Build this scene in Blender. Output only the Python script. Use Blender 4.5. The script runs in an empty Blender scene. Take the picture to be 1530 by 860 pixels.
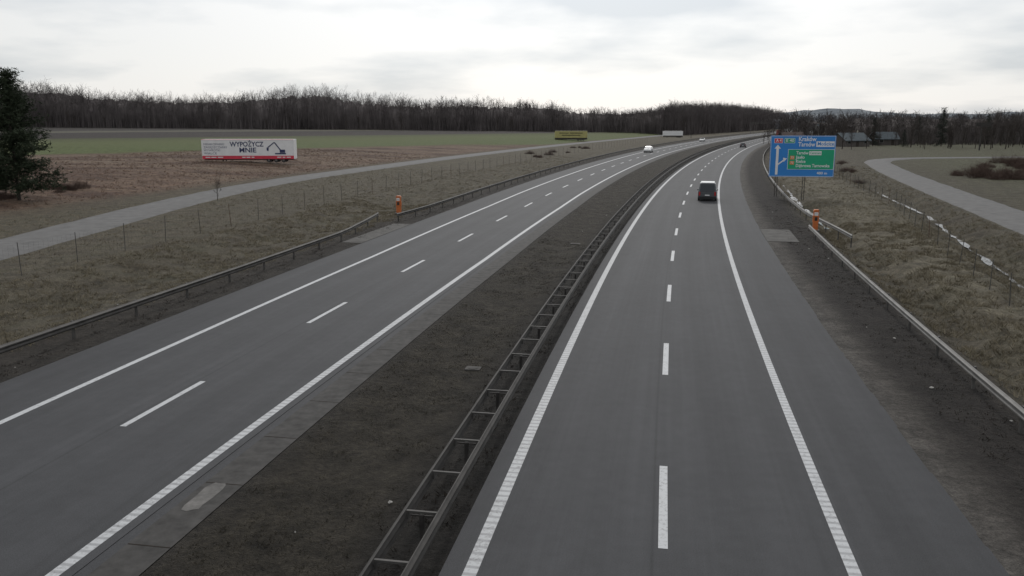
import bpy, math, random
import numpy as np
from mathutils import Vector, Matrix
random.seed(7); rng=np.random.default_rng(11)
S=bpy.context.scene
S.view_settings.view_transform='Standard'; S.view_settings.look='None'; S.view_settings.exposure=0
COL=S.collection

# ------------------------------------------------------------ alignment
def xc(t):
    u=np.asarray(t,dtype=float)-20.0; uc=np.minimum(u,500.0)
    base=3.93+.185*uc+.0004*uc**2-2e-7*uc**3
    return base+np.maximum(u-500.0,0)*.435
def sl(t):
    u=np.minimum(np.asarray(t,dtype=float)-20.0,500.0)
    return .185+.0008*u-6e-7*u**2
def gw(t): return np.interp(t,[0,50,82,98,125,220,370,600],[0,0,.4,.8,1.3,3.0,4.2,4.2])
def P(t,o):
    t=np.asarray(t,dtype=float);o=np.asarray(o,dtype=float)
    o=o-gw(t)*np.clip((-o-5)/6,0,1)
    m=sl(t); L=np.sqrt(1+m*m)
    return xc(t)+o/L, t-o*m/L
def inv(X,Y):
    X=np.asarray(X,dtype=float);Y=np.asarray(Y,dtype=float);t=Y.copy()
    for _ in range(25):
        m=sl(t);L=np.sqrt(1+m*m);dx=X-xc(t);dy=Y-t
        t=t+(dx*m+dy)/L/L*.9
    m=sl(t);L=np.sqrt(1+m*m);oe=((X-xc(t))-m*(Y-t))/L;g=gw(t)
    return t,np.where(oe<-11-g,oe+g,np.where(oe<-5,(oe-5*g/6)/(1+g/6),oe))
def heading(t): return -math.atan(float(sl(t)))
_T=rng.random((256,256))
def vn(x,y):
    x=np.asarray(x,dtype=float);y=np.asarray(y,dtype=float)
    xi=np.floor(x).astype(int);yi=np.floor(y).astype(int);fx=x-xi;fy=y-yi
    fx=fx*fx*(3-2*fx);fy=fy*fy*(3-2*fy)
    a=_T[xi&255,yi&255];b=_T[(xi+1)&255,yi&255];c=_T[xi&255,(yi+1)&255];d=_T[(xi+1)&255,(yi+1)&255]
    return (a*(1-fx)+b*fx)*(1-fy)+(c*(1-fx)+d*fx)*fy-.5
def bmp(x): return np.clip(1-np.asarray(x)**2,0,None)**1.5
def offB(t): return 19.8+np.clip(np.asarray(t)-46,-40,45)*.11
def base_h(t,o):
    t=np.asarray(t,dtype=float);o=np.asarray(o,dtype=float)
    h=np.zeros(np.broadcast(t,o).shape)
    h=h-.5*bmp((o+30.0)/4.5)
    h=h+np.clip(-o-64,0,20)*.06+np.clip(-o-84,0,360)*.0118
    h=h-.55*bmp((o-12.7)/1.7)-.95*bmp((o-offB(t))/2.6)
    h=h-.12*bmp((o+7.4)/2.4)
    h=h+np.clip(o-60,0,400)*.004
    return h
svcL=np.array([(-30,-20),(-32,0),(-34.5,30),(-35.8,57),(-36.6,94),(-34.3,123),(-26.2,158),(-11.2,214),(21.8,319),(70,450),(100,530)],float)
svcR=np.array([(20,-20),(26,5),(36,42),(42.3,62),(49.3,86),(56.3,110),(66,142),(74,166),(80,182),(88,193),(102,200),(150,206),(240,216)],float)
def smooth_poly(p,n=14):
    out=[]
    for i in range(len(p)-1):
        p0=p[max(i-1,0)];p1=p[i];p2=p[i+1];p3=p[min(i+2,len(p)-1)]
        for k in range(n):
            s=k/n
            out.append(.5*((2*p1)+(-p0+p2)*s+(2*p0-5*p1+4*p2-p3)*s*s+(-p0+3*p1-3*p2+p3)*s**3))
    out.append(p[-1]);return np.array(out)
SL=smooth_poly(svcL);SR=smooth_poly(svcR)
def dist_poly(X,Y,poly):
    d=np.full(X.shape,1e9)
    for i in range(0,len(poly)-1,3):
        a=poly[i];b=poly[min(i+3,len(poly)-1)];ab=b-a;l2=max((ab**2).sum(),1e-6)
        s=np.clip(((X-a[0])*ab[0]+(Y-a[1])*ab[1])/l2,0,1)
        d=np.minimum(d,np.hypot(X-a[0]-s*ab[0],Y-a[1]-s*ab[1]))
    return d
def amp(o):
    o=np.asarray(o,dtype=float)
    return np.interp(o,[-400,-70,-60,-36,-27,-24,-22.4,-22.3,-10.2,-10.0,-8.5,-6,-4.5,-4.4,6.6,6.7,8.2,10.5,12,14,20,30,60,400],
                       [.25,.25,.1,.14,.2,.06,.01,0,0,.01,.04,.04,.02,0,0,.01,.03,.07,.16,.32,.36,.14,.15,.3])
def gh(X,Y,t=None,o=None):
    X=np.asarray(X,dtype=float);Y=np.asarray(Y,dtype=float)
    if t is None: t,o=inv(X,Y)
    n=vn(X*1.7,Y*1.7)*.6+vn(X*.6+9,Y*.6)*.6+vn(X*3.7,Y*3.7+5)*.35
    d=np.minimum(dist_poly(X,Y,SL),dist_poly(X,Y,SR))
    mk=np.clip((d-3.0)/2.0,0,1)
    h=base_h(t,o)+n*amp(o)*mk-.05*(1-mk)
    under=((o>-22.25)&(o<-10.15))|((o>-4.35)&(o<6.65))
    return np.where(under,-.06,h)
def g1(X,Y): return float(gh(np.array([X]),np.array([Y]))[0])

# ------------------------------------------------------------ mesh helpers
def mk_mesh(name,V,F=None,quads=None):
    me=bpy.data.meshes.new(name)
    if quads is not None:
        V=np.asarray(V,dtype=np.float32);Q=np.asarray(quads,dtype=np.int32);k=Q.shape[1]
        me.vertices.add(len(V));me.vertices.foreach_set('co',V.ravel())
        me.loops.add(Q.size);me.loops.foreach_set('vertex_index',Q.ravel())
        me.polygons.add(len(Q));me.polygons.foreach_set('loop_start',np.arange(0,Q.size,k,dtype=np.int32))
        me.update(calc_edges=True)
    else:
        me.from_pydata([tuple(v) for v in V],[],F);me.update()
    return me
def link(ob,parent=None,loc=None,rot=None):
    COL.objects.link(ob)
    if parent: ob.parent=parent
    if loc is not None: ob.location=loc
    if rot is not None: ob.rotation_euler=rot
    return ob
def obj(name,me,mat=None,parent=None,loc=None,rot=None,**props):
    ob=bpy.data.objects.new(name,me)
    if mat is not None and me is not None and len(me.materials)==0: me.materials.append(mat)
    link(ob,parent,loc,rot)
    for k,v in props.items(): ob[k]=v
    return ob
def root(name,label,category,loc=(0,0,0),rot=(0,0,0),group=None):
    e=bpy.data.objects.new(name,None);e.empty_display_size=.5
    link(e,None,loc,rot);e['label']=label;e['category']=category
    if group:e['group']=group
    return e
class MB:
    def __init__(s): s.v=[];s.f=[]
    def box(s,c,d,rz=0,taper=1.0):
        b=len(s.v);cx,cy,cz=c;dx,dy,dz=[q/2 for q in d];C=math.cos(rz);Sn=math.sin(rz)
        for z in(-dz,dz):
            k=taper if z>0 else 1
            for x,y in((-dx,-dy),(dx,-dy),(dx,dy),(-dx,dy)):
                x*=k;y*=k;s.v.append((cx+x*C-y*Sn,cy+x*Sn+y*C,cz+z))
        s.f+=[tuple(b+i for i in q) for q in((3,2,1,0),(4,5,6,7),(0,1,5,4),(1,2,6,5),(2,3,7,6),(3,0,4,7))]
    def cyl(s,p0,p1,r0,r1,n=8,cap=True):
        p0=Vector(p0);p1=Vector(p1);d=(p1-p0).normalized();a=d.orthogonal().normalized();b2=d.cross(a);b=len(s.v)
        for p,r in((p0,r0),(p1,r1)):
            for i in range(n):
                t=2*math.pi*i/n;s.v.append(tuple(p+a*math.cos(t)*r+b2*math.sin(t)*r))
        for i in range(n):
            j=(i+1)%n;s.f.append((b+i,b+j,b+n+j,b+n+i))
        if cap:
            s.f.append(tuple(b+i for i in range(n))[::-1]);s.f.append(tuple(b+n+i for i in range(n)))
    def poly(s,pts):
        b=len(s.v);s.v+=[tuple(p) for p in pts];s.f.append(tuple(range(b,b+len(pts))))
    def prism(s,pts,axis,d0,d1):
        b=len(s.v);n=len(pts)
        for d in(d0,d1):
            for a,c in pts: s.v.append((d,a,c) if axis=='x' else (a,d,c))
        for i in range(n):
            j=(i+1)%n;s.f.append((b+i,b+j,b+n+j,b+n+i))
        s.f.append(tuple(b+i for i in range(n))[::-1]);s.f.append(tuple(b+n+i for i in range(n)))
    def mesh(s,name,bevel=0):
        me=mk_mesh(name,s.v,s.f)
        import bmesh
        bm=bmesh.new();bm.from_mesh(me);bmesh.ops.recalc_face_normals(bm,faces=bm.faces)
        if bevel>0: bmesh.ops.bevel(bm,geom=bm.edges[:],offset=bevel,segments=2,affect='EDGES',profile=.6)
        bm.to_mesh(me);bm.free();return me
def ribbons(p0,p1,w0,w1):
    d=p1-p0;r=rng.normal(size=d.shape);s=np.cross(d,r);s/=np.linalg.norm(s,axis=1,keepdims=True)+1e-9
    w0=np.asarray(w0).reshape(-1,1);w1=np.asarray(w1).reshape(-1,1)
    V=np.stack([p0-s*w0,p0+s*w0,p1+s*w1,p1-s*w1],axis=1).reshape(-1,3)
    return V,np.arange(len(V)).reshape(-1,4)
def tubes(p0,p1,r0,r1,k=4):
    d=p1-p0;d=d/(np.linalg.norm(d,axis=1,keepdims=True)+1e-9)
    ref=np.where(np.abs(d[:,2:3])>.9,np.array([[1.,0,0]]),np.array([[0,0,1.]]))
    a=np.cross(d,ref);a/=np.linalg.norm(a,axis=1,keepdims=True)+1e-9;b=np.cross(d,a)
    N=len(d);V=np.zeros((N,2*k,3))
    for i in range(k):
        an=2*math.pi*i/k;dirv=a*math.cos(an)+b*math.sin(an)
        V[:,i]=p0+dirv*np.reshape(r0,(-1,1));V[:,k+i]=p1+dirv*np.reshape(r1,(-1,1))
    Q=[];base=np.arange(N)*2*k
    for i in range(k):
        j=(i+1)%k;Q.append(np.stack([base+i,base+j,base+k+j,base+k+i],axis=1))
    return V.reshape(-1,3),np.concatenate(Q)

# ------------------------------------------------------------ materials
class NT:
    def __init__(s,name):
        s.m=bpy.data.materials.new(name);s.m.use_nodes=True;s.t=s.m.node_tree;s.n=s.t.nodes;s.b=s.n['Principled BSDF']
    def node(s,ty,**k):
        nd=s.n.new(ty)
        for a,v in k.items(): setattr(nd,a,v)
        return nd
    def lk(s,a,b): s.t.links.new(a,b)
    def put(s,sock,v):
        if isinstance(v,bpy.types.NodeSocket): s.lk(v,sock)
        else: sock.default_value=v
    def math(s,op,a,b=0.0,c=None,clamp=False):
        nd=s.node('ShaderNodeMath',operation=op,use_clamp=clamp);s.put(nd.inputs[0],a);s.put(nd.inputs[1],b)
        if c is not None:s.put(nd.inputs[2],c)
        return nd.outputs[0]
    def attr(s,n): return s.node('ShaderNodeAttribute',attribute_name=n).outputs['Fac']
    def pos(s): return s.node('ShaderNodeNewGeometry').outputs['Position']
    def xyz(s,v):
        nd=s.node('ShaderNodeSeparateXYZ');s.lk(v,nd.inputs[0]);return nd.outputs
    def comb(s,x,y,z):
        nd=s.node('ShaderNodeCombineXYZ')
        for i,v in enumerate((x,y,z)): s.put(nd.inputs[i],v)
        return nd.outputs[0]
    def noise(s,vec,scale,detail=4,rough=.6):
        nd=s.node('ShaderNodeTexNoise');s.lk(vec,nd.inputs['Vector']);nd.inputs['Scale'].default_value=scale
        nd.inputs['Detail'].default_value=detail;nd.inputs['Roughness'].default_value=rough;return nd.outputs['Fac']
    def ramp(s,fac,stops,interp='LINEAR'):
        nd=s.node('ShaderNodeValToRGB');cr=nd.color_ramp;cr.interpolation=interp
        while len(cr.elements)<len(stops): cr.elements.new(.5)
        for i,(p,c) in enumerate(stops):
            cr.elements[i].position=p;cr.elements[i].color=(c[0],c[1],c[2],1) if hasattr(c,'__len__') else (c,c,c,1)
        s.put(nd.inputs[0],fac);return nd.outputs[0]
    def mix(s,f,a,b,mode='MIX'):
        nd=s.node('ShaderNodeMix',data_type='RGBA',blend_type=mode)
        s.put(nd.inputs[0],f)
        for i,v in((6,a),(7,b)):
            if isinstance(v,tuple): v=(v[0],v[1],v[2],1)
            s.put(nd.inputs[i],v)
        return nd.outputs[2]
    def mapr(s,v,a,b,c=0.,d=1.):
        nd=s.node('ShaderNodeMapRange');s.put(nd.inputs[0],v)
        for i,q in enumerate((a,b,c,d)): nd.inputs[i+1].default_value=q
        return nd.outputs[0]
    def out(s,col,rough=.8,metal=0.,spec=.5,bump=None,bs=.3,bd=.02):
        s.put(s.b.inputs['Base Color'],col if not isinstance(col,tuple) else (col[0],col[1],col[2],1))
        s.put(s.b.inputs['Roughness'],rough);s.b.inputs['Metallic'].default_value=metal;s.b.inputs['Specular IOR Level'].default_value=spec
        if bump is not None:
            nd=s.node('ShaderNodeBump');nd.inputs['Strength'].default_value=bs;nd.inputs['Distance'].default_value=bd
            s.lk(bump,nd.inputs['Height']);s.lk(nd.outputs[0],s.b.inputs['Normal'])
        return s.m
def simple(name,col,rough=.6,metal=0.,var=.25,scale=3.,spec=.5):
    m=NT(name);n=m.noise(m.pos(),scale,5);f=m.mapr(n,.25,.75,1-var,1+var)
    c=m.mix(1.0,col,m.comb(f,f,f),'MULTIPLY');return m.out(c,rough,metal,spec)

def ground_mat():
    m=NT('ground_material');p=m.pos();x,y,z=m.xyz(p);off=m.attr('off')
    n1=m.noise(p,.9,5,.65);n2=m.noise(p,5.,5,.7);n3=m.noise(p,.12,4,.6);n4=m.noise(p,22.,4,.7)
    offn=m.math('ADD',off,m.math('MULTIPLY',m.math('SUBTRACT',n2,.5),.9))
    f=m.mapr(offn,-70,50)
    def q(o): return (o+70)/120
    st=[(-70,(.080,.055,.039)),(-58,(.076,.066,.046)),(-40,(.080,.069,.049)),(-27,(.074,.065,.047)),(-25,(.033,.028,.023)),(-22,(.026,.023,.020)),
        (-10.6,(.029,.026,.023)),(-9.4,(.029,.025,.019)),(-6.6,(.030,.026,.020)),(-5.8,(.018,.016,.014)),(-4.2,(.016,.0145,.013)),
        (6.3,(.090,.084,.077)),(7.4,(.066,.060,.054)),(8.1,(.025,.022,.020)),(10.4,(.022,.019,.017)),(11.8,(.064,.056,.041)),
        (15,(.115,.102,.074)),(19,(.108,.096,.069)),(24,(.070,.061,.044)),(34,(.062,.055,.039)),(50,(.064,.063,.038))]
    c=m.ramp(f,[(q(a),b) for a,b in st])
    v=m.math('SUBTRACT',y,m.math('MULTIPLY',x,1.2));v=m.math('ADD',v,m.math('MULTIPLY',m.math('SUBTRACT',n3,.5),14.))
    fv=m.mapr(v,0,1000)
    fc=m.ramp(fv,[(0,(.090,.058,.041)),(.17,(.100,.059,.041)),(.285,(.090,.057,.040)),(.30,(.070,.088,.030)),(.40,(.076,.088,.032)),(.46,(.055,.061,.026)),(.475,(.034,.028,.025)),(.60,(.031,.027,.025)),(.615,(.092,.087,.067)),(.65,(.083,.078,.062)),(.67,(.036,.032,.029))])
    fp=m.noise(m.comb(m.math('MULTIPLY',x,.35),y,0.),.11,5,.65);near=m.mapr(v,290,280)
    fc=m.mix(m.math('MULTIPLY',m.mapr(fp,.40,.60,.0,.6),near),fc,(.145,.112,.082));fc=m.mix(m.math('MULTIPLY',m.mapr(fp,.50,.38,.0,.7),near),fc,(.046,.029,.022))
    c=m.mix(m.mapr(off,-63,-67),c,fc)
    k1=m.mapr(n1,.3,.7,.58,1.42);k2=m.mapr(n2,.3,.7,.5,1.55);k4=m.mapr(n4,.3,.7,.65,1.4)
    k=m.math('MULTIPLY',m.math('MULTIPLY',k1,k2),k4)
    k=m.mix(m.mapr(y,150,420),m.comb(k,k,k),(1.,1.,1.))
    c=m.mix(1.,c,k,'MULTIPLY')
    gp=m.noise(p,.30,5,.65);rg=m.math('ADD',m.mapr(off,9,14),m.math('MULTIPLY',m.mapr(off,-25,-29),m.mapr(off,-66,-62)))
    c=m.mix(m.math('MULTIPLY',m.mapr(gp,.52,.68,0,.30),rg),c,(.045,.048,.024))
    c=m.mix(m.math('MULTIPLY',m.mapr(gp,.48,.34,0,.45),rg),c,(.040,.031,.024))
    bump=m.math('ADD',n2,m.math('MULTIPLY',n4,.5))
    return m.out(c,.95,0,.2,bump,1.,.14)
def asphalt_mat(name='asphalt',tone=1.0):
    m=NT(name);p=m.pos();off=m.attr('off');t=m.attr('t')
    fine=m.noise(p,38.,4,.75);mid=m.noise(p,2.2,5,.6);big=m.noise(p,.25,4,.6)
    st=m.comb(m.math('MULTIPLY',off,1.2),m.math('MULTIPLY',t,.03),0.0);streak=m.noise(st,1.0,4,.5)
    st2=m.comb(m.math('MULTIPLY',off,6.),m.math('MULTIPLY',t,.06),4.0);s2=m.noise(st2,1.0,4,.6)
    k=m.math('MULTIPLY',m.mapr(fine,.3,.7,.62,1.38),m.mapr(mid,.3,.7,.92,1.08))
    k=m.math('MULTIPLY',k,m.mapr(streak,.3,.7,.91,1.09));k=m.math('MULTIPLY',k,m.mapr(big,.3,.7,.93,1.07));k=m.math('MULTIPLY',k,m.mapr(s2,.3,.7,.93,1.07))
    w=m.math('SINE',m.math('MULTIPLY',m.math('ABSOLUTE',off),2*math.pi/1.875))
    k=m.math('MULTIPLY',k,m.mapr(w,-1,1,.95,1.05))
    j=m.math('ABSOLUTE',m.math('ADD',off,.22))
    k=m.math('MULTIPLY',k,m.mapr(j,.0,.05,.80,1.0))
    c=m.mix(1.,(.0500*tone,.0510*tone,.0545*tone),m.comb(k,k,k),'MULTIPLY')
    return m.out(c,.80,0,.20,fine,.35,.006)
def paint_mat(name,rumble=False):
    m=NT(name);p=m.pos();n=m.noise(p,9.,5,.75);n2=m.noise(p,1.1,3,.6)
    w=m.mapr(m.math('ADD',n,m.math('MULTIPLY',n2,.25)),.46,.62,.0,1.)
    col=m.mix(w,(.24,.24,.245),(.44,.45,.46))
    if rumble:
        t=m.attr('arc');fr=m.math('FRACT',m.math('MULTIPLY',t,1/.27))
        g=m.mapr(m.math('ABSOLUTE',m.math('SUBTRACT',fr,.5)),.27,.36,0,1)
        col=m.mix(m.math('MULTIPLY',g,.45),col,(.12,.12,.125))
    return m.out(col,.65,0,.3)
M={}
M['ground']=ground_mat();M['asphalt']=asphalt_mat();M['shoulder']=asphalt_mat('shoulder_asphalt',.88)
M['paint']=paint_mat('road_paint');M['rumble']=paint_mat('ribbed_road_paint',True)
M['svc']=simple('worn_service_asphalt',(.112,.110,.108),.85,0,.3,.9,.2)
M['concrete']=simple('gutter_concrete',(.050,.048,.046),.85,0,.45,2.5,.2)
M['patch']=simple('pale_concrete',(.105,.10,.094),.85,0,.5,3.)
M['bay']=simple('dusty_bay_surface',(.068,.065,.061),.85,0,.45,1.2,.2)
M['steel']=simple('galvanised_steel',(.072,.069,.065),.7,.2,.4,2.,.3)
M['steellt']=simple('lighter_galvanised_steel',(.150,.146,.138),.65,.2,.35,1.5,.3)
M['steeldark']=simple('weathered_steel',(.042,.039,.037),.75,.2,.3,3.,.3)
M['steelold']=simple('dull_galvanised_steel',(.050,.047,.044),.72,.2,.4,2.,.3)
M['rust']=simple('rusty_post_paint',(.08,.045,.03),.8,0,.35,6.)
M['wire']=simple('fence_wire',(.10,.10,.095),.7,.2,.2,3.)
M['bark']=simple('bark',(.045,.038,.033),.9,0,.35,4.,.2)
M['twig']=simple('bare_twigs',(.058,.050,.046),.95,0,.35,.12,.1)
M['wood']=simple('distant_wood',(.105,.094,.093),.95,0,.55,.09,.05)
M['pine']=simple('pine_needles',(.032,.043,.025),.85,0,.5,1.2,.2)
M['spruce']=simple('spruce_needles',(.034,.040,.032),.9,0,.4,.5,.2)
M['scrub']=simple('reddish_scrub_stems',(.085,.060,.050),.95,0,.35,.8,.1)
M['grass']=simple('dry_grass_blades',(.18,.156,.110),.9,0,.5,1.5,.2)
M['straw']=simple('reddish_straw',(.14,.092,.064),.9,0,.45,.6,.2)
M['grassd']=simple('dull_median_grass',(.040,.035,.025),.95,0,.4,1.5,.2)
M['leaf']=simple('dead_leaves',(.026,.021,.017),.95,0,.4,3,.1)
M['white']=simple('white_panel',(.66,.66,.66),.5,0,.08,1.)
M['blue']=simple('sign_blue',(.015,.185,.52),.45,0,.08,1.)
M['green']=simple('sign_green',(.0,.30,.15),.45,0,.08,1.)
M['red']=simple('red_panel',(.52,.03,.06),.5,0,.2,1.5)
M['orange']=simple('phone_orange',(.46,.12,.025),.55,0,.2,4.)
M['yellow']=simple('yellow_tarpaulin',(.34,.31,.12),.6,0,.2,1.)
M['navy']=simple('navy_lettering',(.02,.03,.09),.6,0,.1,1.)
M['black']=simple('black_rubber',(.015,.015,.016),.8,0,.2,5.)
M['dirt']=simple('dusty_chassis_paint',(.06,.055,.05),.8,0,.3,2.)
M['tag']=simple('sign_orange',(.55,.18,.03),.5,0,.1,1.)
M['litter']=simple('pale_litter',(.30,.29,.27),.7,0,.1,3.)
def glass():
    m=NT('dark_glass');return m.out((.012,.014,.017),.08,0,.6)
M['glass']=glass()
def waterm():
    m=NT('ditch_water');n=m.noise(m.pos(),3.,3);return m.out((.07,.07,.07),.2,0,.6,n,.3,.03)
M['water']=waterm()
def carp(n,c,metal=.3):
    m=NT(n);r=m.out(c,.28,metal,.5);m.b.inputs['Coat Weight'].default_value=.6;return r
M['cwhite']=carp('white_car_paint',(.6,.6,.6),0);M['cgrey']=carp('dark_grey_car_paint',(.06,.066,.072))
M['croofsky']=carp('roof_painted_sky_reflection',(.6,.61,.62),.0);M['cdark']=carp('black_car_paint',(.02,.022,.026));M['cred']=carp('dark_red_truck_paint',(.20,.035,.03),0)  # pale van roof colour is the sky's reflection painted on
def lamp(n,c): 
    m=NT(n);return m.out(c,.25,0,.6)
M['tail']=lamp('red_lamp_glass',(.35,.01,.01));M['head']=lamp('clear_lamp_glass',(.8,.8,.78))
M['wallw']=simple('pale_render',(.20,.195,.185),.85,0,.2,.6);M['wallb']=simple('brown_render',(.08,.07,.064),.85,0,.2,.6)
M['roofg']=simple('grey_blue_roof',(.080,.095,.105),.8,0,.2,1.,.2);M['roofr']=simple('brown_roof_tiles',(.07,.05,.044),.8,0,.25,1.)
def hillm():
    m=NT('hill_woods_painted_haze');n=m.noise(m.pos(),.014,7,.75);c=m.ramp(n,[(.38,(.12,.133,.147)),(.5,(.17,.185,.20)),(.64,(.24,.255,.265))]);return m.out(c,1.,0,.0)  # distance haze is painted into these pale blue-grey ramp tones
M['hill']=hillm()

# ------------------------------------------------------------ ground sheet
rows=np.concatenate([np.arange(-60,8,6),np.arange(8,90,.45),np.arange(90,170,1.2),np.arange(170,320,4),np.arange(320,760,12),np.arange(760,3200,120)])
cols=np.concatenate([-np.geomspace(2600,110,26),np.arange(-100,-66,2.5),np.arange(-64,-40,1.4),np.arange(-39,-23.2,.45),[-22.7,-22.45,-22.35,-22.2,-16,-10.25,-10.12,-10.0],
  np.arange(-9.6,-4.6,.45),[-4.45,-4.38,-4.25,0,6.55,6.68,6.8],np.arange(7.1,28,.42),np.arange(28.6,64,1.8),np.geomspace(68,1150,22)])
TT,OO=np.meshgrid(rows,cols,indexing='ij');X,Y=P(TT,OO);Z=gh(X,Y,TT,OO)
nr,nc=TT.shape;idx=np.arange(nr*nc).reshape(nr,nc)
Q=np.stack([idx[:-1,:-1],idx[:-1,1:],idx[1:,1:],idx[1:,:-1]],axis=-1).reshape(-1,4)
me=mk_mesh('ground',np.stack([X,Y,Z],-1).reshape(-1,3),quads=Q)
a=me.attributes.new('off','FLOAT','POINT');a.data.foreach_set('value',OO.ravel().astype(np.float32))
me.polygons.foreach_set('use_smooth',np.ones(len(Q),dtype=bool))
obj('ground',me,M['ground'],kind='structure')

def strip(name,o0,o1,t0,t1,z,mat,step=2.,n=2,kind='structure',**k):
    ts=np.linspace(t0,t1,max(2,int((t1-t0)/step)+1));os_=np.linspace(o0,o1,n)
    T,O=np.meshgrid(ts,os_,indexing='ij');X,Y=P(T,O);i=np.arange(T.size).reshape(T.shape)
    Q=np.stack([i[:-1,:-1],i[:-1,1:],i[1:,1:],i[1:,:-1]],axis=-1).reshape(-1,4)
    me=mk_mesh(name,np.stack([X,Y,np.full(T.shape,z)],-1).reshape(-1,3),quads=Q)
    arc=np.concatenate([[0],np.cumsum(np.hypot(np.diff(xc(ts)),np.diff(ts)))])
    O2=np.where(O<-5,O+15.6,O)
    for nm,v in(('off',O2),('t',T),('arc',np.repeat(arc[:,None],n,1))):
        a=me.attributes.new(nm,'FLOAT','POINT');a.data.foreach_set('value',np.asarray(v).ravel().astype(np.float32))
    return obj(name,me,mat,kind=kind,**k)
T0,T1=-40,1500
strip('road',-4.35,3.95,T0,T1,0,M['asphalt'],n=6);strip('road',-19.55,-11.45,T0,T1,0,M['asphalt'],n=6)
strip('road_shoulder',3.95,6.72,T0,T1,0,M['shoulder'],n=3);strip('road_shoulder',-22.3,-19.55,T0,T1,0,M['shoulder'],n=3)
strip('drainage_gutter',-11.45,-11.15,T0,T1,-.012,M['shoulder']);strip('drainage_gutter',-11.15,-10.15,T0,T1,.008,M['concrete'],n=2)
def segs(name,o0,o1,lst,z,mat):
    V=[];F=[];
    for t0,t1 in lst:
        ts=np.linspace(t0,t1,max(2,int((t1-t0)/2)+2));b=len(V)
        for t in ts:
            for o in(o0,o1):
                x,y=P(t,o);V.append((float(x),float(y),z))
        for i in range(len(ts)-1): F.append((b+2*i,b+2*i+1,b+2*i+3,b+2*i+2))
    return obj(name,mk_mesh(name,V,F),mat,kind='structure')
segs('lane_marking',-.10,.10,[(15.8+12.02*k,20.0+12.02*k) for k in range(-3,60)],.0045,M['paint'])
segs('lane_marking',-15.70,-15.50,[(20.0+12.42*k,24.2+12.42*k) for k in range(-3,60)],.0045,M['paint'])
strip('edge_line',-19.48,-19.24,T0,900,.0045,M['paint'])
strip('edge_line',-11.97,-11.70,T0,900,.0045,M['rumble']);strip('edge_line',-3.90,-3.62,T0,900,.0045,M['rumble']);strip('edge_line',3.60,3.86,T0,900,.0045,M['rumble'])
strip('pavement_bay',-23.9,-22.3,55,66,.02,M['bay']);strip('pavement_bay',6.72,9.0,62,69,.02,M['bay'])
V=[];
for a in np.linspace(0,2*math.pi,16,endpoint=False):
    ca,sa=math.cos(a),math.sin(a);ca=math.copysign(abs(ca)**.5,ca);sa=math.copysign(abs(sa)**.5,sa)
    x,y=P(16.3+.75*ca*random.uniform(.88,1.08),-10.75+.25*sa*random.uniform(.8,1.1));V.append((float(x),float(y),.014))
obj('gutter_repair',mk_mesh('gutter_repair',V,[tuple(range(16))]),M['patch'],kind='structure')
segs('gutter_joint',-11.14,-10.16,[(tj,tj+.03) for tj in np.arange(8,110,3.0)],.012,M['leaf'])

def polyroad(name,C,w,mat,lift=.03):
    d=np.gradient(C,axis=0);d/=np.linalg.norm(d,axis=1,keepdims=True);n=np.stack([d[:,1],-d[:,0]],1);V=[];os_=[-w/2-.5,-w/2,-w/6,w/6,w/2,w/2+.5]
    for k,o in enumerate(os_):
        j=vn(C[:,0]*.9+k,C[:,1]*.9)*.35 if k in(1,4) else 0*C[:,0]
        p=C+n*(o+j)[:,None];t,oo=inv(p[:,0],p[:,1]);z=base_h(t,oo)+(lift if 0<k<5 else -.15);V.append(np.stack([p[:,0],p[:,1],z],1))
    V=np.stack(V,1);i=np.arange(V.shape[0]*6).reshape(-1,6)
    Q=np.stack([i[:-1,:-1],i[:-1,1:],i[1:,1:],i[1:,:-1]],axis=-1).reshape(-1,4)
    return obj(name,mk_mesh(name,V.reshape(-1,3),quads=Q),mat,kind='structure')
polyroad('service_road',SL,5.0,M['svc'],.06);polyroad('service_road',SR,4.7,M['svc'],.06)
def water(fo,t0,t1,z,w,thr=-.25):
    ts=np.arange(t0,t1,.6);V=[];F=[]
    for t in ts:
        n=float(vn(t*.23,3.3))*.7+float(vn(t*.9,4.3))*.7;o=float(fo(t))+.3*float(vn(t*.3,9.1));ww=w*max(0.004,(n-thr))*1.5
        for s in(-ww,ww):
            x,y=P(t,o+s);V.append((float(x),float(y),z))
    for i in range(len(ts)-1):F.append((2*i,2*i+1,2*i+3,2*i+2))
    obj('ditch_water',mk_mesh('ditch_water',V,F),M['water'],kind='structure')
water(offB,30,120,-.88,.34,-.2);water(lambda t:12.7,72,125,-.46,.45,-.1)

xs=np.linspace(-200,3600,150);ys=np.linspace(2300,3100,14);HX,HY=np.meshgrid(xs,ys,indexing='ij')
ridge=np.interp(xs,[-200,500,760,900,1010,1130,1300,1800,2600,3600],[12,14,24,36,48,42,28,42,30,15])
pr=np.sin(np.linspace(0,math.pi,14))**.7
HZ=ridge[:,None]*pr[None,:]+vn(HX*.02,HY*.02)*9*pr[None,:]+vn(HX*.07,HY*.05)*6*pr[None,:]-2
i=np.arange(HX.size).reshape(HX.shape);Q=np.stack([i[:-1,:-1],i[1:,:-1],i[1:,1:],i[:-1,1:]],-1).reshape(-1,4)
obj('hill',mk_mesh('hill',np.stack([HX,HY,HZ],-1).reshape(-1,3),quads=Q),M['hill'],kind='structure')

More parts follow.
